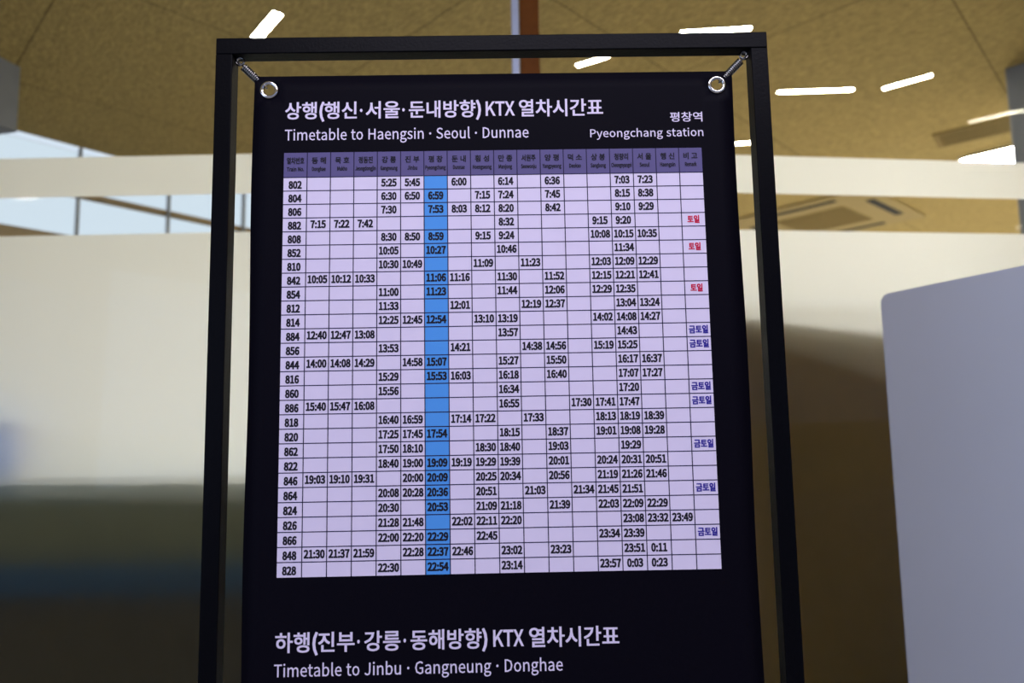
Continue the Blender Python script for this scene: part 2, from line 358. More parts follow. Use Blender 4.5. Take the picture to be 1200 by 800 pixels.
# ------------------------------------------------------------------ white panel on the right
PC = Vector((0.867, 0.70, 0)); pd = Vector((0.304, -0.9527, 0)); pn = Vector((0.9527, 0.304, 0))
wp = empty('white_partition', 'freestanding white partition panel with rounded top corners at the right edge', 'partition', PC)
PH, PL, PT = 1.653, 1.05, 0.045
def rounded_panel(inset, y0, y1, bev=0.0):
    bm = bmesh.new(); r = 0.022 - inset * 0.5; pts = []
    z1, x0, x1, z0 = PH - inset, inset, PL - inset, 0.05
    pts += [(x0, z0), (x1, z0)]
    for cx, cz, a0 in ((x1 - r, z1 - r, 0), (x0 + r, z1 - r, 90)):
        for k in range(7):
            a = math.radians(a0 + 15 * k); pts.append((cx + r * math.cos(a), cz + r * math.sin(a)))
    A = [bm.verts.new(pd * x + pn * y0 + Vector((0, 0, z))) for x, z in pts]
    B = [bm.verts.new(pd * x + pn * y1 + Vector((0, 0, z))) for x, z in pts]
    bm.faces.new(A); bm.faces.new(B[::-1])
    for i in range(len(pts)):
        j = (i + 1) % len(pts); bm.faces.new((A[i], B[i], B[j], A[j]))
    bmesh.ops.recalc_face_normals(bm, faces=bm.faces[:])
    if bev: bmesh.ops.bevel(bm, geom=[e for e in bm.edges if len(e.link_faces) == 2 and e.calc_face_angle() > 1.2], offset=bev, segments=2, affect='EDGES')
    return bm
link('board', rounded_panel(0.0, 0.0, PT, 0.003), M['panel'], wp)
for x in (0.12, PL - 0.12):
    bm = bmesh.new(); obox(bm, pd * (x - 0.03) - pn * 0.16, pd, pn, 0.06, 0.36, 0.0, 0.012, 0.003); obox(bm, pd * (x - 0.02) + pn * 0.008, pd, pn, 0.04, 0.03, 0.012, 0.05)
    link('foot', bm, M['panel_edge'], wp)

# ------------------------------------------------------------------ banner stand
st = empty('banner_stand', 'black square-tube metal stand framing the hanging timetable banner', 'banner stand')
X0, X1, TW, D = -0.3495, 0.3515, 0.0212, 0.0105; TOP = 1.8785
bm = bmesh.new(); box(bm, (X0, -D, 0.02), (X0 + TW, D, TOP - TW), 0.0012); link('post', bm, M['steel'], st)
bm = bmesh.new(); box(bm, (X1 - TW, -D, 0.02), (X1, D, TOP - TW), 0.0012); link('post', bm, M['steel'], st)
bm = bmesh.new(); box(bm, (X0, -D, TOP - TW), (X1, D, TOP), 0.0012); link('top_bar', bm, M['steel'], st)
bm = bmesh.new(); box(bm, (X0 + TW, -D, 0.02), (X1 - TW, D, 0.02 + TW), 0.0012); link('bottom_bar', bm, M['steel'], st)
for x in (X0 + TW / 2, X1 - TW / 2):
    bm = bmesh.new(); box(bm, (x - 0.02, -0.2, 0.0), (x + 0.02, 0.2, 0.02), 0.002); link('foot', bm, M['steel'], st)
for sx_, x in ((1, X0 + TW), (-1, X1 - TW)):            # ring for the hook, in the corner
    bm = bmesh.new(); torus(bm, (x + sx_ * 0.006, 0, TOP - TW - 0.005), 0.0048, 0.0016, 'y', 20, 8); link('corner_ring', bm, M['spring'], st, True)

# ------------------------------------------------------------------ banner
Z0 = 1.698                                               # bottom of the table's heading row
BX0, BX1, BT, BB = -0.3035, 0.3076, 1.8317, 0.12
def wave(x, z):
    """How far the hanging cloth leaves its plane (metres, towards the back)."""
    return 0.0009 * math.sin(x * 9 + 0.6) * math.cos((z - 1.2) * 3.0) + 0.0006 * math.sin(z * 7 + x * 4)
EY = [(-0.2845, Z0 + 0.1154), (0.2875, Z0 + 0.1153), (-0.2845, 0.16), (0.2875, 0.16)]
bn_ = empty('timetable_banner', 'black hanging banner printed with a white train timetable', 'banner')
def on_cloth(bm, off):
    for q in bm.verts: q.co.y = wave(q.co.x, q.co.z) + off
def cloth_mesh():
    bm = bmesh.new(); xs = [BX0 + (BX1 - BX0) * i / 30 for i in range(31)]; zs = [BB + (BT - BB) * j / 84 for j in range(85)]
    r = 0.0074; grid = {}
    def edge_x(x, z):
        return x + (0.0010 * math.sin(z * 14) if x in (xs[0], xs[-1]) else 0) 
    for i, x in enumerate(xs):
        for j, z in enumerate(zs):
            grid[i, j] = bm.verts.new((edge_x(x, z), 0, z))
    holes = {}
    for (ex, ez) in EY:
        i = max(k for k in range(31) if xs[k] <= ex); j = max(k for k in range(85) if zs[k] <= ez); holes[i, j] = (ex, ez)
    skip = set()
    for (i, j), (ex, ez) in holes.items():              # a 3 x 3 block of cells makes room for the round hole
        i0, i1, j0, j1 = max(i - 1, 0), min(i + 2, 30), max(j - 1, 0), min(j + 2, 84)
        for a in range(i0, i1):
            for b in range(j0, j1): skip.add((a, b))
        loop = [grid[a, j0] for a in range(i0, i1)] + [grid[i1, b] for b in range(j0, j1)] + [grid[a, j1] for a in range(i1, i0, -1)] + [grid[i0, b] for b in range(j1, j0, -1)]
        ring = []
        for vtx in loop:
            a = math.atan2(vtx.co.z - ez, vtx.co.x - ex); ring.append(bm.verts.new((ex + r * math.cos(a), 0, ez + r * math.sin(a))))
        for k in range(len(loop)):
            bm.faces.new((loop[k], loop[(k + 1) % len(loop)], ring[(k + 1) % len(loop)], ring[k]))
    for i in range(30):
        for j in range(84):
            if (i, j) not in skip: bm.faces.new((grid[i, j], grid[i + 1, j], grid[i + 1, j + 1], grid[i, j + 1]))
    bmesh.ops.delete(bm, geom=[q for q in bm.verts if not q.link_faces], context='VERTS')
    on_cloth(bm, 0.0)
    bmesh.ops.recalc_face_normals(bm, faces=bm.faces[:])
    r_ = bmesh.ops.extrude_face_region(bm, geom=bm.faces[:])
    for q in r_['geom']:
        if isinstance(q, bmesh.types.BMVert): q.co.y += 0.0006
    bmesh.ops.recalc_face_normals(bm, faces=bm.faces[:])
    return bm
link('cloth', cloth_mesh(), M['cloth'], bn_, True)
for k, (ex, ez) in enumerate(EY):
    bm = bmesh.new(); torus(bm, (ex, wave(ex, ez) - 0.0008, ez), 0.0094, 0.0024, 'y', 40, 12, 0.75); link('eyelet', bm, M['chrome'], bn_, True)

def sheet(bm, x0, x1, z0, z1, nx, nz):
    g = [[bm.verts.new((x0 + (x1 - x0) * i / nx, 0, z0 + (z1 - z0) * j / nz)) for j in range(nz + 1)] for i in range(nx + 1)]
    for i in range(nx):
        for j in range(nz): bm.faces.new((g[i][j], g[i + 1][j], g[i + 1][j + 1], g[i][j + 1]))
TX0, CW, RH, HH = -0.264, 0.528 / 18, 0.01741, 0.03215
def colx(c): return TX0 + CW * c
def rowz(r): return Z0 - RH * r
bm = bmesh.new(); sheet(bm, TX0, colx(6), rowz(28), Z0, 12, 56); sheet(bm, colx(7), colx(18), rowz(28), Z0, 22, 56); on_cloth(bm, -0.0003); link('table_field', bm, M['cell'], bn_)
bm = bmesh.new(); sheet(bm, colx(6), colx(7), rowz(28), Z0, 2, 56); on_cloth(bm, -0.0003); link('highlighted_column', bm, M['blue'], bn_)['label'] = 'sky blue column of the station'
bm = bmesh.new(); sheet(bm, TX0, colx(18), Z0, Z0 + HH, 36, 4); on_cloth(bm, -0.0003); link('heading_row', bm, M['head'], bn_)['label'] = 'violet heading row'
bm = bmesh.new()
gw = 0.0006
for c in range(1, 18): sheet(bm, colx(c) - gw, colx(c) + gw, rowz(28), Z0 + HH, 1, 60)
for r in range(0, 28): sheet(bm, TX0, colx(18), rowz(r) - gw, rowz(r) + gw, 36, 1)
on_cloth(bm, -0.00045); link('table_rules', bm, M['grid'], bn_)

# ---- lettering
# Latin letter outlines (advance and points, then triangles, two characters a number)
GLYPH_KEY = '!#$%&()*+,-./0123456789:;<=>?@ABCDEFGHIJKLMNOPQRSTUVWXYZ[]^_`abcdefghijklmnopqrstuvwxyz{|}~'
GLYPHS = {
 'r': {
  '.': ('1&.y/8/R/M0+/80A.Z0+-~/R-h.y-~.c.Z', '!!!$!#!*!$!!!*!%!$!)!%!*!)!&!%!)!(!&'),
  'C': ('4~/W5.236;3S5{4R553r4H3+4~26540K4C/i2%0I/b23.o31/(4&/j4e.~3U.)2--i/U.t.S2!', '!!!$!#!!!)!$!)!%!$!)!(!%!(!&!%!!!*!)!4!*!!!4!+!*!4!,!+!3!,!4!.!0!/!3!-!,!-!0!.!-!1!0!2!-!3!2!1!-'),
  'D': ('5T1.6-3~5)4}2%4!.~12-v/#-v/#6-3)/g3i2%3)4@1!5.055.05.w1!.w', '!(!.!)!.!!!)!.!-!!!-!#!!!(!/!.!,!#!-!,!$!#!+!$!,!+!%!$!*!%!+!0!%!*!0!&!%!(!0!/!(!&!0'),
  'G': ('5U/Z5.2>6;3h5y4h554+4H3@4}2C540N4C/i2%0K/c2D.o30.z3e/:3e172!172!294o294o.g3g.%29-i/W.t.S2!', '!!!$!#!!!)!$!)!%!$!)!(!%!(!&!%!!!*!)!8!*!!!8!+!*!1!3!2!1!0!3!0!4!3!8!,!+!7!,!8!/!4!0!7!-!,!.!4!/!-!4!.!6!-!7!6!4!-!6!5!4'),
  'H': ('5}056-052h3j2h3j6-4|6-4|-v3j-v3j1c051c05-v/#-v/#6-', '!-!!!.!-!#!!!$!&!%!$!(!&!-!+!#!+!$!#!+!*!$!*!(!$!-!,!+!)!(!*'),
  'J': ('3r/-/i/i/$0O.o1F/51c0L1c6-2u6-2u0A2C.Q0Y-i/8.+.9//', '!&!)!(!&!*!)!%!*!&!%!+!*!.!#!!!$!+!%!-!#!.!-!$!#!-!+!$!-!,!+'),
  'M': ('6u0E6-1y1i280x2P002H002b0x2z1i4Q6-5s6-5s-v4i-v4i2K4m3]4t4f4~4f4D2z2p.e2%.e0O2z/r4f/|4f0(3]0,2K0,-v/#-v/#6-', '!;!6!<!6!!!<!6!7!!!7!#!!!)!0!*!0!+!*!0!1!+!1!,!+!;!8!6!8!5!6!8!#!7!)!/!0!2!/!1!/!,!1!)!2!/!2!.!/!;!9!8!5!#!8!)!3!2!4!#!5!;!:!9!4!$!#!(!3!)!4!&!$!&!%!$!&!3!(!4!3!&'),
  'N': ('5x036-301!3~/G3u/G3m0V3i1q3i6-4v6-4v-v3e-v0i3$/x4^0$4^0,3O002600-v/#-v/#6-', '!3!.!4!.!!!4!.!/!!!/!#!!!(!*!)!(!+!*!3!0!.!0!-!.!0!-!/!-!#!/!3!1!0!,!#!-!3!2!1!&!+!(!,!%!#!%!$!#!%!+!&!,!+!%'),
  'P': ('4y1G6-3]5X4P3a3^1e1K1,051,05-v/#-v/#6-2n2O3=3a2l4m1:5.055.052,1=2,', '!*!0!+!0!!!+!0!#!!!0!/!#!/!.!#!.!$!#!*!1!0!-!$!.!-!%!$!,!%!-!2!%!,!*!(!1!(!2!1!(!%!2!(!&!%!*!)!('),
  'R': ('4{2p2a3?3k2q4n1K5.055.052>1K2>051?05-v/#-v/#6-1[6-3b5Z4Q3k3~262f1N4m-v3L-v1Q1?', '!,!&!-!&!.!-!&!/!.!&!%!/!%!$!/!$!0!/!,!(!&!#!0!$!#!1!0!!!1!#!)!1!!!,!*!(!*!)!(!*!1!)!*!2!1!*!5!2!5!3!2!,!+!*!4!3!5'),
  'S': ('4S/-/q02/+1A.o2R/22x0&2W0t1^1G0O1v/C2^.l4&/U5^1I6;2k5}3w553<4I2G5!1J540G4u0$4.0I3?1>2q2K2C3_1U400.3F.K1A-i/e.+.F/#', '!-!/!.!-!0!/!,!4!-!4!3!-!3!0!-!3!2!0!2!1!0!,!5!4!,!6!5!+!6!,!+!7!6!+!8!7!*!8!+!*!9!8!)!9!*!)!:!9!(!:!)!&!:!(!&!;!:!%!;!&!>!#!!!$!;!%!>!$!#!=!$!>!=!;!$!=!<!;'),
  'T': ('4V.95+.96-4?6-4?5+1s5+1s-v0a-v0a5+', '!!!$!#!!!%!$!*!%!!!)!&!*!&!%!*!)!(!&'),
  'Y': ('3n-p6-/-6-033l0V2w0z2*0s2*1;2w1`3l2e6-3|6-1O1+1O-v0?-v0?1+', '!0!#!!!0!$!#!*!,!+!*!-!,!)!-!*!0!%!$!(!&!)!&!-!)!0!&!%!0!-!&!/!-!0!/!.!-'),
  'a': ('42/L1,241o1|2g1&330-2}/92Q.j3C/s3x18442t3P3E1`3E-v2F-v2>.[2E.[1L.#0D-i/).7.T/T250}0:0N/d/Y/|.z0`.h1J.y25/O', '!*!,!+!)!,!*!)!%!,!%!$!,!$!-!,!(!&!)!&!%!)!#!-!$!!!-!#!!!6!-!6!.!-!5!7!!!7!6!!!<!.!6!5!8!7!5!9!8!4!9!5!;!1!<!1!.!<!4!:!9!:!1!;!4!0!:!0!1!:!4!2!0!2!/!0!2!.!1!3!2!4!/!.!2'),
  'b': ('4j/|.R/t-v.w-v.w6m0,6m0,4A0(3J0o3y1q443a3A4>1(3P.]1]-i0f-|/v.R2f2Y1W310r2|0,2G0,/C0n.w1K.k2Z/F3*1(', '!$!&!%!$!(!&!$!)!(!*!,!+!)!,!*!$!5!)!5!4!)!4!3!)!3!,!)!3!2!,!2!-!,!:!-!2!$!6!5!:!.!-!9!.!:!8!.!9!$!1!6!1!7!6!1!8!7!1!.!8!1!!!.!!!/!.!$!0!1!#!0!!!0!/!!!$!#!0'),
  'c': ('3X/B3B1I442M3|3=3I2a2[2)3%1N32052V/b0{03/E1K.j22.y2r/G3G.V2H-|1B-i/=.Y.M0|', '!!!$!#!!!%!$!!!)!%!)!(!%!(!&!%!4!*!!!*!)!!!4!+!*!3!+!4!3!,!+!.!0!/!3!-!,!-!0!.!3!0!-!2!0!3!2!1!0'),
  'd': ('4l/<3@1/442+4!2f3W2b4J2b6m3s6m3s-v2t-v2l.Z2s.Z2).#1$-i/2.Y.O0|2b2X2#3$1B32032V/c0|0-/C1:.k1~.|2b/T', '!&!)!(!&!*!)!%!*!&!!!$!#!!!%!$!!!4!%!4!3!%!3!2!%!2!*!%!1!5!!!5!4!!!:!*!2!1!6!5!1!7!6!0!7!1!9!-!:!-!*!:!0!8!7!8!-!9!0!,!8!,!-!8!0!+!,!.!*!-!/!.!0!.!+!0!+!*!.'),
  'e': ('4)/?3@17453(3G3c1?3b0~3^0^/a0^05/<1S.g2=.r3&/83O.H2R-y1G-i/@.Z.M0{2;2i1935042h/a1S2[1S', '!!!$!#!!!4!$!4!3!$!3!%!$!2!5!!!5!4!!!7!%!3!2!6!5!2!7!6!2!%!7!2!&!%!2!(!&!1!)!2!)!(!2!1!*!)!1!+!*!,!.!-!+!.!,!1!.!+!0!.!1!0!/!.'),
  'g': ('43.d-]/B.7/B.6.|.X.m/7/$/x/M0D/M0B.y0}.a1}/D3Y0}441O401q4%4!4%4!3+2r3+3.2b3;1y2[0D1!/k0S/q00/}/x/g/o/F0#.~0k.n1{.n3V.M4.-?3;+l1#+1/3+X.L,o1o2x0~3;032y/o1|031!0~0_1o1!231|2a-`1o-n0l-n0I-p0(-u/_-L/R,~/y,>10,%2M,F2y-0', '!-!/!.!-!0!/!-!1!0!-!2!1!,!G!-!G!F!-!F!2!-!E!3!F!3!2!F!E!4!3!,!H!G!L!4!E!L!5!4!+!H!,!K!5!L!+!I!H!K!6!5!J!6!K!+!J!I!*!)!+!)!J!+!)!6!J!)!7!6!(!9!)!9!7!)!(!:!9!8!7!9!&!:!(!&!;!:!&!<!;!%!<!&!%!=!<!%!>!=!%!?!>!$!#!%!#!?!%!#!N!?!N!M!?!M!@!?!!!Q!#!Q!N!#!!!R!Q!P!N!Q!O!N!P!W!@!M!D!R!!!D!S!R!W!A!@!V!A!W!D!T!S!C!T!D!U!A!V!C!U!T!C!A!U!C!B!A'),
  'h': ('4_0,6m0,4A0(3=0n3t1z443F3V3q1j3q-v2a-v2a1[2I2k1]3/0r2w0,2;0,-v.w-v.w6m', '!2!!!3!2!#!!!2!$!#!%!(!&!$!(!%!$!.!(!.!-!(!-!)!(!2!0!$!0!/!$!/!.!$!,!)!-!2!1!0!,!*!)!+!*!,'),
  'i': ('1#.{6E/Q6X0(6E0;5q0(5=/Q5*.{5=.h5q0,4%0,-v.w-v.w4%', '!-!+!.!-!,!+!!!$!#!!!%!$!*!%!!!*!&!%!)!&!*!(!&!)'),
  'j': ('1#.{6E/Q6X0&6E0;5q0&5=/Q5*.{5=.g5q-^,C-~,:.:,8.k,Q.x-@.x4%0,4%0,->/d+m.F+9-s+>-G+J', '!/!1!0!/!2!1!.!2!/!.!3!2!-!3!.!6!,!+!6!-!,!6!3!-!6!4!3!5!4!6!!!$!#!!!%!$!*!%!!!*!&!%!)!&!*!)!(!&'),
  'k': ('4&0*6m0*0u/~0u2Q4%3r4%1l1T4+-v2m-v1+0e0*/S0*-v.w-v.w6m', '!.!!!/!.!$!!!$!#!!!$!&!%!$!(!&!$!+!(!+!)!(!.!,!$!,!+!$!*!)!+!.!-!,'),
  'l': ('1-.w6m0,6m0,/.02.p0>.j0C.j0V.m0g-s0H-l0%-i/2./.w/2', '!.!#!!!.!$!#!-!$!.!-!%!$!-!&!%!(!*!)!&!*!(!-!*!&!,!*!-!,!+!*'),
  'm': ('80/v4%0!32/w320i3t1l442x3s3M3+4B3r5I446q3V7>1j7>-v6.-v6.1[5s2k5,3.4K2w3c2<3c-v2R-v2R1[2;2k1P3.0o2w0,2<0,-v.w-v.w4%', '!*!,!+!%!(!&!=!!!>!=!$!!!$!#!!!$!(!%!$!)!(!)!,!*!)!2!,!2!1!,!1!-!,!=!;!$!;!:!$!:!9!$!9!)!$!)!3!2!8!)!9!8!3!)!8!4!3!7!4!8!0!-!1!=!<!;!7!5!4!0!.!-!6!5!7!/!.!0'),
  'n': ('4b/v4%0!32/w320m3t1z443F3V3q1j3q-v2a-v2a1[2I2k1]3/0r2w0,2;0,-v.w-v.w4%', '!%!(!&!2!!!3!2!$!!!$!#!!!$!(!%!$!.!(!.!-!(!-!)!(!2!0!$!0!/!$!/!.!$!,!)!-!2!1!0!,!*!)!+!*!,'),
  'o': ('4^/@3B1?453?3B410{3?.Y1?-h/@.Y.M0{2P2V1?31002V/b0{00/D1?.k2P/D2{0{', '!!!$!#!*!-!!!-!,!!!,!$!!!,!+!$!+!%!$!*!.!-!2!%!+!1!%!2!*!/!.!)!/!*!1!&!%!0!&!1!)!0!/!)!&!0!(!&!)'),
  'p': ('4l/v4%0!3B/w3B0l3x1q443a3A4>1(3P.]1]-i0i-z0).E0,-P0,+G.w+G.w4%2f2Y1W310s2|0,2G0,/C0n.w1K.k2Z/F3*1(', '!%!(!&!0!!!1!0!$!!!$!#!!!$!(!%!0!5!$!5!4!$!4!3!$!3!(!$!3!2!(!2!)!(!:!)!2!0!6!5!:!*!)!9!*!:!8!*!9!0!-!6!-!7!6!-!8!7!-!*!8!-!+!*!0!.!-!,!+!-!0!/!.'),
  'r': ('29/v4%0!2z/v2z0^3p1[442!412D4$202~1l3+1R3-0j2n0,1l0,-v.w-v.w4%', '!%!(!&!%!)!(!0!!!1!0!$!!!$!#!!!%!*!)!$!,!%!,!+!%!+!*!%!$!-!,!0!.!$!.!-!$!0!/!.'),
  's': ('3..m/M/a.v0X.e1H.|1`/U1;040D0Z/117.W2H/03b0e441k3}2c3K2,2b1I3+0g38/{2~/f2M0*1u0z1Q250t2n/[28.>0V-i/?.!.6.^', '!,!.!-!,!/!.!+!3!,!3!2!,!2!/!,!2!1!/!1!0!/!+!4!3!+!5!4!*!5!+!*!6!5!*!7!6!)!7!*!)!8!7!(!8!)!&!8!(!&!9!8!%!9!&!<!#!!!$!9!%!<!$!#!<!9!$!;!9!<!;!:!9'),
  't': ('2./+3&.53&.53|/04$/:5e0;5e0;4%1t4%1t3&0;3&0;/n0L/$1,.h1I.l1p.y2*.!1L-o0q-i/N.A/+/o', '!%!(!&!%!)!(!%!*!)!%!+!*!$!+!%!#!+!$!!!+!#!6!,!!!,!+!!!6!-!,!5!-!6!5!.!-!5!/!.!0!2!1!/!2!0!5!2!/!4!2!5!4!3!2'),
  'u': ('4_.o4%0#4%0#0>0;/11&.m1n/%2V/i2V4%3g4%3g-v2g-v2`.p2g.p1r.)0g-i/<.E.o02', '!3!#!!!3!$!#!)!+!*!)!,!+!3!%!$!2!%!3!(!/!)!/!,!)!2!&!%!&!.!(!.!/!(!&!-!.!0!,!/!2!0!&!0!-!&!1!0!2!-!,!0'),
  'w': ('6k/E4%0<0R0L/b0[.y0S.y0d/b0w0S1r4%2|4%3x0S4//b4@.y48.y4G/b4X0R5M4%6[4%4{-v3Z-v2f132R2$2B2o2J2o292#2%1113-v/t-v.24%', '!=!!!>!=!#!!!)!+!*!)!8!+!8!9!+!9!,!+!1!3!2!1!4!3!)!:!8!:!7!8!:!7!9!7!,!9!6!,!7!)!;!:!5!,!6!)!<!;!5!-!,!(!<!)!0!4!1!=!$!#!5!/!-!/!.!-!&!%!(!%!<!(!/!4!0!=!%!$!=!<!%!5!4!/'),
  'y': ('3d.S,L.o,D/&,B/n,b0?-V0J-}.!4%/84%0M0a0h/p1%/&0{/&14/o1J0a2R4%3b4%1H-L0V+z/-+A.c+D.=+O', '!(!*!)!(!+!*!0!2!1!0!3!2!(!,!+!/!3!0!(!.!,!.!-!,!.!3!/!(!3!.!&!3!(!%!3!&!%!4!3!$!4!%!7!#!!!7!$!#!7!4!$!7!5!4!6!5!7'),
  '·': ('1=4D1;3N0v2X1;27212X3&3N3I4D3&4f21', '!&!)!(!%!)!&!%!*!)!$!*!%!$!!!*!#!!!$'),
 },
 'b': {
  '0': ('4*/!5>1%6K3)5>3k2%3).g1%-W/!.g.>2%1y4L1%5+004L/g2%00/Y1%.z1y/Y2A2%', '!!!$!#!*!-!!!-!,!!!,!$!!!,!+!$!+!%!$!*!.!-!2!%!+!2!&!%!)!.!*!)!/!.!1!&!2!)!0!/!0!&!1!)!&!0!)!(!&'),
  '1': ('4*0R/(0R4X/*4X/*5^035x0y6;1~6;1~/(3Y/(3Y-i.e-i.e/(', '!&!)!(!&!*!)!%!#!&!#!*!&!$!#!%!!!*!#!-!!!.!-!*!!!-!+!*!-!,!+'),
  '2': ('4*1(1[1w3k1Z4g0`5-/t4t/!4-.*5#/D6)0n6I2c5d3G3n2N190U/(0^/)1>/+3i/+3i-i.9-i.9.a', '!*!,!+!)!,!*!)!%!,!%!$!,!$!-!,!)!&!%!(!&!)!#!-!$!#!.!-!!!.!#!5!.!!!5!/!.!0!2!1!0!3!2!/!3!0!5!3!/!4!3!5'),
  '3': ('4*.k/y/i/30l.x1n/;24021f10/d1Y/d2g1Q351w4+1]4o0l5-0!4x/,4;.:5;/Q6.0q6I2c5p3K432~2l2!2-2!2@311_3e0/2t.;0u-Z/7-|-}.w', '!2!4!3!1!4!2!1!.!4!.!-!4!-!5!4!0!/!1!/!.!1!,!5!-!,!6!5!+!6!,!*!6!+!*!8!6!8!7!6!)!8!*!)!9!8!)!(!9!(!:!9!&!:!(!%!:!&!%!;!:!>!#!!!$!;!%!>!$!#!>!;!$!=!;!>!=!<!;'),
  '4': ('4*-}/|-}0y1J6;2u6;2u193|193|/|2u/|2u-i1O-i1O/|1Q461S4c1s4c1]481=3]/c191O191O3N', '!#!%!$!#!/!%!/!0!%!0!&!%!#!.!/!1!&!0!2!5!1!5!&!1!#!2!.!2!5!.!#!3!2!4!&!5!#!4!3!#!&!4!#!(!&!#!)!(!!!)!#!-!)!!!,!*!-!*!)!-!,!+!*'),
  '5': ('4*.h/v/d/20h.x1l/D280X1p1h0k22042)/M1`.c21.}6;3A6;3A4y0=4y0/360D3?1,3H2|2g3h0Y2s.F0t-Z/6-{-{.r', '!,!0!-!0!.!-!0!/!.!,!1!0!2!4!3!1!4!2!,!4!1!,!)!4!)!(!4!(!5!4!,!*!)!+!*!,!&!5!(!&!6!5!%!6!&!9!#!!!$!6!%!9!$!#!9!6!$!8!6!9!8!7!6'),
  '6': ('4*/?5B1U6I2i613n5F2w4I274|1_5,0F4L/z2_0>2y1F37342S3r0L3,.G1=-X/2.b.D1o2)/>2H0M2,1X141~0R1l/p100>/M1>.v', '!!!$!#!!!%!$!!!)!%!)!(!%!(!&!%!3!*!!!*!)!!!3!+!*!,!.!-!+!.!,!3!.!+!3!7!.!7!6!.!6!/!.!3!8!7!2!9!3!9!8!3!5!/!6!2!:!9!4!/!5!4!0!/!2!;!:!;!0!4!2!0!;!1!0!2'),
  '7': ('4*.>4y.>6;3l6;3l5D1z1w1H-i/u-i0S1}2&4y', '!!!$!#!!!%!$!!!+!%!+!&!%!*!&!+!)!&!*!)!(!&'),
  '8': ('4*.h1P/f2@/f21.~2u.]4./A5j1*6G2t5g3T4&302j2M2!2M203D1E3o/v3&.:1(-Z/&.;.9/|1u4n1)510A4s0&4.0R341U2_2!38243|1n0}0T1Z/v0~/^0+0%/51*.p2$/22C/z', '!(!*!)!&!7!(!7!6!(!6!*!(!6!5!*!5!+!*!&!8!7!<!+!5!%!8!&!%!9!8!<!,!+!;!,!<!:!,!;!%!:!9!$!#!%!#!:!%!:!.!,!.!-!,!#!.!:!!!.!#!!!>!.!>!/!.!!!?!>!=!/!>!4!?!!!=!0!/!4!@!?!D!0!=!4!A!@!3!A!4!C!0!D!C!1!0!3!B!A!B!1!C!3!1!B!2!1!3'),
  '9': ('4*/0/[/u/)0P.x1c/W201F1l1+0a0l.u1Q.73V.|5]0k6J2w5F3f2C2l.e0Z-Z/B-r.<.]0!4f/`3V/|2K0s2%1W292;2x1m4X0k5.', '!,!.!-!+!4!,!4!;!,!;!.!,!;!:!.!:!/!.!+!5!4!9!/!:!*!5!+!*!6!5!8!/!9!*!7!6!8!&!/!&!0!/!7!&!8!*!&!7!)!&!*!)!(!&!%!0!&!3!#!!!$!0!%!3!$!#!3!0!$!3!1!0!2!1!3'),
  ':': ('1&.n/B/R/]06/B0O.Z06-t/R-Y.n-t.T.Z.n3i/R4(063i0O3%062>/R2#.n2>.T3%', '!+!-!,!2!-!+!2!.!-!2!/!.!1!/!2!1!0!/!!!$!#!*!$!!!*!%!$!)!%!*!)!&!%!)!(!&'),
  'K': ('5*0B6;0B280$283F6;506;2H2{5K-i3j-i1L1j0B0L0B-i.r-i.r6;', '!.!!!/!.!$!!!$!#!!!$!&!%!$!(!&!$!+!(!+!)!(!.!,!$!,!+!$!*!)!+!.!-!,'),
  'T': ('4V.,4y.,6;4L6;4L4y2$4y2$-i0S-i0S4y', '!!!$!#!!!%!$!*!%!!!)!&!*!&!%!*!)!(!&'),
  'X': ('4<-x6;/Y6;0h4+1&3S1@3$1*3$1?3S1X4+2f6;4A6;2#2+4Q-i2p-i1W0&1:0a0{1815180x0a0[0(/G-i-j-i0:20', '!8!#!!!8!$!#!*!,!+!*!-!,!8!%!$!)!-!*!8!(!%!(!&!%!(!-!)!8!-!(!7!2!8!2!-!8!2!3!-!3!.!-!7!4!2!4!1!2!4!1!3!1!.!3!7!5!4!0!.!1!7!6!5!/!.!0'),
  '(': ('1c/54K0P7<1S6l0H4+0)1G0H.d1S+~0P+S/5.C.i1G', '!!!$!#!!!%!$!,!%!!!,!&!%!+!&!,!+!(!&!+!)!(!*!)!+'),
  ')': ('1c/=.d/]1G/=4*.06l/47<0O4K0x1G0O.C/4+S.0+~', '!%!(!&!$!(!%!$!)!(!#!)!$!#!*!)!!!*!#!,!*!!!,!+!*'),
  '·': ('1=4N113N0g2N112(212N323N3W4N324u21', '!&!)!(!%!)!&!%!*!)!$!*!%!$!!!*!#!!!$'),
 },
}
_cache = {}
def hangul(ch, bold):
    """Outline of one Korean syllable in the built-in typeface: points and faces at size 1."""
    c = bpy.data.curves.new('lettering', 'FONT'); c.body = ch; c.resolution_u = 3; c.offset = bold; c.fill_mode = 'FRONT'
    o = bpy.data.objects.new('lettering', c); C.objects.link(o); bpy.context.view_layer.update()
    e = o.evaluated_get(bpy.context.evaluated_depsgraph_get()); me = e.to_mesh()
    r = (0.92, [tuple(q.co[:2]) for q in me.vertices], [tuple(p.vertices) for p in me.polygons])
    e.to_mesh_clear(); bpy.data.objects.remove(o); bpy.data.curves.remove(c)
    return r
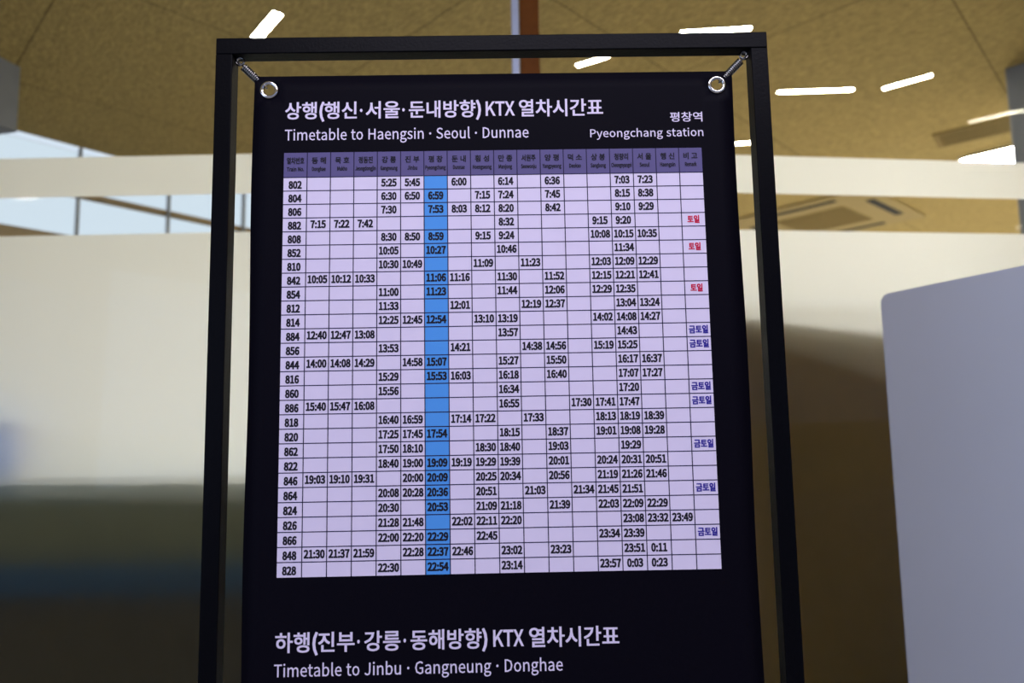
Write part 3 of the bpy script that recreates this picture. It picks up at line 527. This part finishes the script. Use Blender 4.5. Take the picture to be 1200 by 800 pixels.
def glyph(ch, style, bold):
    key = (ch, style, bold)
    if key not in _cache:
        if ch == ' ': _cache[key] = (0.27, [], [])
        elif ch in GLYPHS[style]:
            p, t = GLYPHS[style][ch]; A = len(GLYPH_KEY)
            num = lambda q: [GLYPH_KEY.index(q[i]) * A + GLYPH_KEY.index(q[i + 1]) for i in range(0, len(q), 2)]
            n = [(x - 1000) / 1000 for x in num(p)]; t = num(t)
            if ch == '·': n[1::2] = [x - 0.5 * (min(n[1::2]) + max(n[1::2])) + 0.15 for x in n[1::2]]
            if ch == '·': n[1::2] = [0.15 + (x - 0.15) * 0.72 for x in n[1::2]]; n[2::2] = [0.36 + (y - 0.38) * 0.72 for y in n[2::2]]
            _cache[key] = (n[0], list(zip(n[1::2], n[2::2])), [t[i:i + 3] for i in range(0, len(t), 3)])
        else: _cache[key] = hangul(ch, bold)
    return _cache[key]
def write(bm, s, zb, em, x0=None, x1=None, center=None, sx=1.0, style='r', bold=0.01, thick=0.0, off=0.0006):
    """Writes s on baseline zb with em size em, fitted between x0 and x1, or centred with width factor sx."""
    vs, fs, pen = [], [], 0.0
    for ch in s:
        w, gv, gf = glyph(ch, style, bold); k = len(vs)
        vs += [(x + pen, y) for x, y in gv]; fs += [[i + k for i in f] for f in gf]; pen += w
    a = min(q[0] for q in vs); b = max(q[0] for q in vs)
    if center is None: k = (x1 - x0) / (b - a); ox = x0 - a * k
    else: k = em * sx; ox = center - (a + b) / 2 * k
    for n, (dx, dz) in enumerate([(0, 0)] + ([(-1, -1), (1, -1), (1, 1), (-1, 1)] if thick else [])):   # heavier weight: the outline set again a hair aside
        vv = []
        for q in vs:
            x, z = ox + q[0] * k + dx * thick * em, zb + (q[1] + dz * thick * 0.7) * em; vv.append(bm.verts.new((x, wave(x, z) - off - n * 0.00002, z)))
        for f in fs:
            try: bm.faces.new([vv[i] for i in f])
            except ValueError: pass
def line(name, items, material):
    bm = bmesh.new()
    for it in items: write(bm, **it)
    for f in bm.faces:
        f.normal_update()
        if f.normal.y > 0: f.normal_flip()
    return link(name, bm, material, bn_)
def title(name, tokens, zb, em, px0, xb0, k):
    line(name, [dict(s=t, x0=xb0 + (a - px0) * k, x1=xb0 + (b - px0) * k, zb=zb, em=em, style='b', bold=0.006, thick=0.0 if t in ('KTX', '·') else 0.013) for t, a, b in tokens], M['white_ink'])
title('title_lettering', [('상행(', 334.7, 380.0), ('행신', 380.2, 417.8), ('·', 421.5, 424.7), ('서울', 428.7, 468.0), ('·', 470.9, 474.1), ('둔내방향)', 479.0, 563.0),
      ('KTX', 568.7, 602.8), ('열차시간표', 608.0, 706.2)], Z0 + 0.0780, 0.0247, 334.6, -0.2634, 0.0010856)
line('subtitle_lettering', [dict(s='Timetable to Haengsin · Seoul · Dunnae', x0=-0.2633, x1=0.0448, zb=Z0 + 0.0484, em=0.0190)], M['white_ink'])
line('station_lettering', [dict(s='평창역', x0=0.2255, x1=0.2668, zb=Z0 + 0.0678, em=0.0140, bold=0.006, thick=0.008),
                           dict(s='Pyeongchang station', x0=0.1230, x1=0.2672, zb=Z0 + 0.0475, em=0.0142)], M['white_ink'])
title('lower_title_lettering', [('하행(', 323.3, 372.5), ('진부', 373.3, 415.3), ('·', 418.4, 421.6), ('강릉', 427.0, 468.7), ('·', 472.4, 475.6), ('동해방향)', 481.0, 570.5),
      ('KTX', 577.5, 613.6), ('열차시간표', 620.0, 725.4)], Z0 - 0.5708, 0.0247, 323.6, -0.2636, 0.0010025)
line('lower_subtitle_lettering', [dict(s='Timetable to Jinbu · Gangneung · Donghae', x0=-0.2650, x1=0.0722, zb=Z0 - 0.5997, em=0.0190)], M['white_ink'])
HEADS = [('열차번호', 'Train No.'), ('동 해', 'Donghae'), ('묵 호', 'Mukho'), ('정동진', 'Jeongdongjin'), ('강 릉', 'Gangneung'), ('진 부', 'Jinbu'),
         ('평 창', 'Pyeongchang'), ('둔 내', 'Dunnae'), ('횡 성', 'Hoengseong'), ('만 종', 'Manjong'), ('서원주', 'Seowonju'), ('양 평', 'Yangpyeong'),
         ('덕 소', 'Deokso'), ('상 봉', 'Sangbong'), ('청량리', 'Cheongnyangni'), ('서 울', 'Seoul'), ('행 신', 'Haengsin'), ('비 고', 'Remark')]
items = []
for c, (k, e) in enumerate(HEADS):
    cx = colx(c + 0.5); w = {4: 0.0215, 3: 0.0175}.get(len(k), 0.0165)
    if ' ' not in k: w = 0.0215 if len(k) == 4 else 0.0175
    items.append(dict(s=k, x0=cx - w / 2, x1=cx + w / 2, zb=Z0 + 0.0182, em=0.0092, bold=0.006, thick=0.022))
    we = min(0.0255, 0.0024 * len(e) * 0.94 + 0.001)
    items.append(dict(s=e, x0=cx - we / 2, x1=cx + we / 2, zb=Z0 + 0.0082, em=0.0068, thick=0.022))
line('heading_lettering', items, M['ink'])
T = """802|||||5:25|5:45||6:00||6:14||6:36|||7:03|7:23||
804|||||6:30|6:50|6:59||7:15|7:24||7:45|||8:15|8:38||
806|||||7:30||7:53|8:03|8:12|8:20||8:42|||9:10|9:29||
882||7:15|7:22|7:42||||||8:32||||9:15|9:20|||R
808|||||8:30|8:50|8:59||9:15|9:24||||10:08|10:15|10:35||
852|||||10:05||10:27|||10:46|||||11:34|||R
810|||||10:30|10:49|||11:09||11:23|||12:03|12:09|12:29||
842||10:05|10:12|10:33|||11:06|11:16||11:30||11:52||12:15|12:21|12:41||
854|||||11:00||11:23|||11:44||12:06||12:29|12:35|||R
812|||||11:33|||12:01|||12:19|12:37|||13:04|13:24||
814|||||12:25|12:45|12:54||13:10|13:19||||14:02|14:08|14:27||
884||12:40|12:47|13:08||||||13:57|||||14:43|||B
856|||||13:53|||14:21|||14:38|14:56||15:19|15:25|||B
844||14:00|14:08|14:29||14:58|15:07|||15:27||15:50|||16:17|16:37||
816|||||15:29||15:53|16:03||16:18||16:40|||17:07|17:27||
860|||||15:56|||||16:34|||||17:20|||B
886||15:40|15:47|16:08||||||16:55|||17:30|17:41|17:47|||B
818|||||16:40|16:59||17:14|17:22||17:33|||18:13|18:19|18:39||
820|||||17:25|17:45|17:54|||18:15||18:37||19:01|19:08|19:28||
862|||||17:50|18:10|||18:30|18:40||19:03|||19:29|||B
822|||||18:40|19:00|19:09|19:19|19:29|19:39||20:01||20:24|20:31|20:51||
846||19:03|19:10|19:31||20:00|20:09||20:25|20:34||20:56||21:19|21:26|21:46||
864|||||20:08|20:28|20:36||20:51||21:03||21:34|21:45|21:51|||B
824|||||20:30||20:53||21:09|21:18||21:39||22:03|22:09|22:29||
826|||||21:28|21:48||22:02|22:11|22:20|||||23:08|23:32|23:49|
866|||||22:00|22:20|22:29||22:45|||||23:34|23:39|||B
848||21:30|21:37|21:59||22:28|22:37|22:46||23:02||23:23|||23:51|0:11||
828|||||22:30||22:54|||23:14||||23:57|0:03|0:23||""".split('\n')
black, red, navy = [], [], []
for r, row in enumerate(T):
    f = row.split('|'); f = [f[0]] + f[2:]               # number, then the seventeen columns
    f = f + [''] * (18 - len(f))
    zb = rowz(r + 1) + 0.0046
    for c, s in enumerate(f[:18]):
        if not s: continue
        cx = colx(c + 0.5)
        if s == 'R': red.append(dict(s='토일', x0=cx - 0.0073, x1=cx + 0.0073, zb=zb + 0.0004, em=0.0105, bold=0.006, thick=0.032))
        elif s == 'B': navy.append(dict(s='금토일', x0=cx - 0.0115, x1=cx + 0.0115, zb=zb + 0.0004, em=0.0108, bold=0.006, thick=0.032))
        else: black.append(dict(s=s, zb=zb - (0.0014 if c == 0 else 0), em=0.0124, center=cx, sx=0.80, style='b', thick=0.027))
line('time_lettering', black, M['ink'])
for it in red: line('weekend_remark', [it], M['red_ink'])['label'] = 'red weekend remark'
for it in navy: line('friday_weekend_remark', [it], M['navy_ink'])['label'] = 'navy blue weekend remark'

# ------------------------------------------------------------------ spring hooks holding the banner
def spring_hook(eye, ring, label):
    root = empty('spring_hook', label, 'hook', (*eye[:1], 0.004, eye[1]), 'spring hooks of the banner')
    A = Vector((0, 0.004, 0)); B = Vector((ring[0] - eye[0], -0.004, ring[1] - eye[1])); d = (B - A); L = d.length; d.normalize()
    a = d.cross(Vector((0, 1, 0))).normalized(); b = d.cross(a)
    s0, s1 = 0.016, L - 0.006; n = 12; pts = []
    for i in range(n * 14 + 1):
        t = i / (n * 14); q = 2 * math.pi * n * t
        pts.append(A + d * (s0 + (s1 - s0) * t) + a * (0.0042 * math.cos(q)) + b * (0.0042 * math.sin(q)))
    bm = bmesh.new(); tube(bm, pts, 0.00125, 6); link('coil', bm, M['spring'], root, True)
    hp = [A + d * s0, A + d * 0.011, A + d * 0.006 + Vector((0, -0.004, 0)), A + d * 0.0045 + Vector((0, -0.0075, 0)), A + d * 0.0085 + Vector((0, -0.0105, 0))]
    bm = bmesh.new(); tube(bm, hp, 0.0011, 8); link('eyelet_hook', bm, M['spring'], root, True)
    bm = bmesh.new(); c = A + d * s1
    tube(bm, [c, c + d * 0.006, c + d * 0.010 + Vector((0, -0.003, 0)), c + d * 0.007 + Vector((0, -0.006, 0))], 0.0011, 8); link('frame_hook', bm, M['spring'], root, True)
    return root
spring_hook(EY[0], (X0 + TW + 0.006, TOP - TW - 0.008), 'steel spring hook stretched from the left eyelet to the frame corner')
spring_hook(EY[1], (X1 - TW - 0.006, TOP - TW - 0.008), 'steel spring hook stretched from the right eyelet to the frame corner')
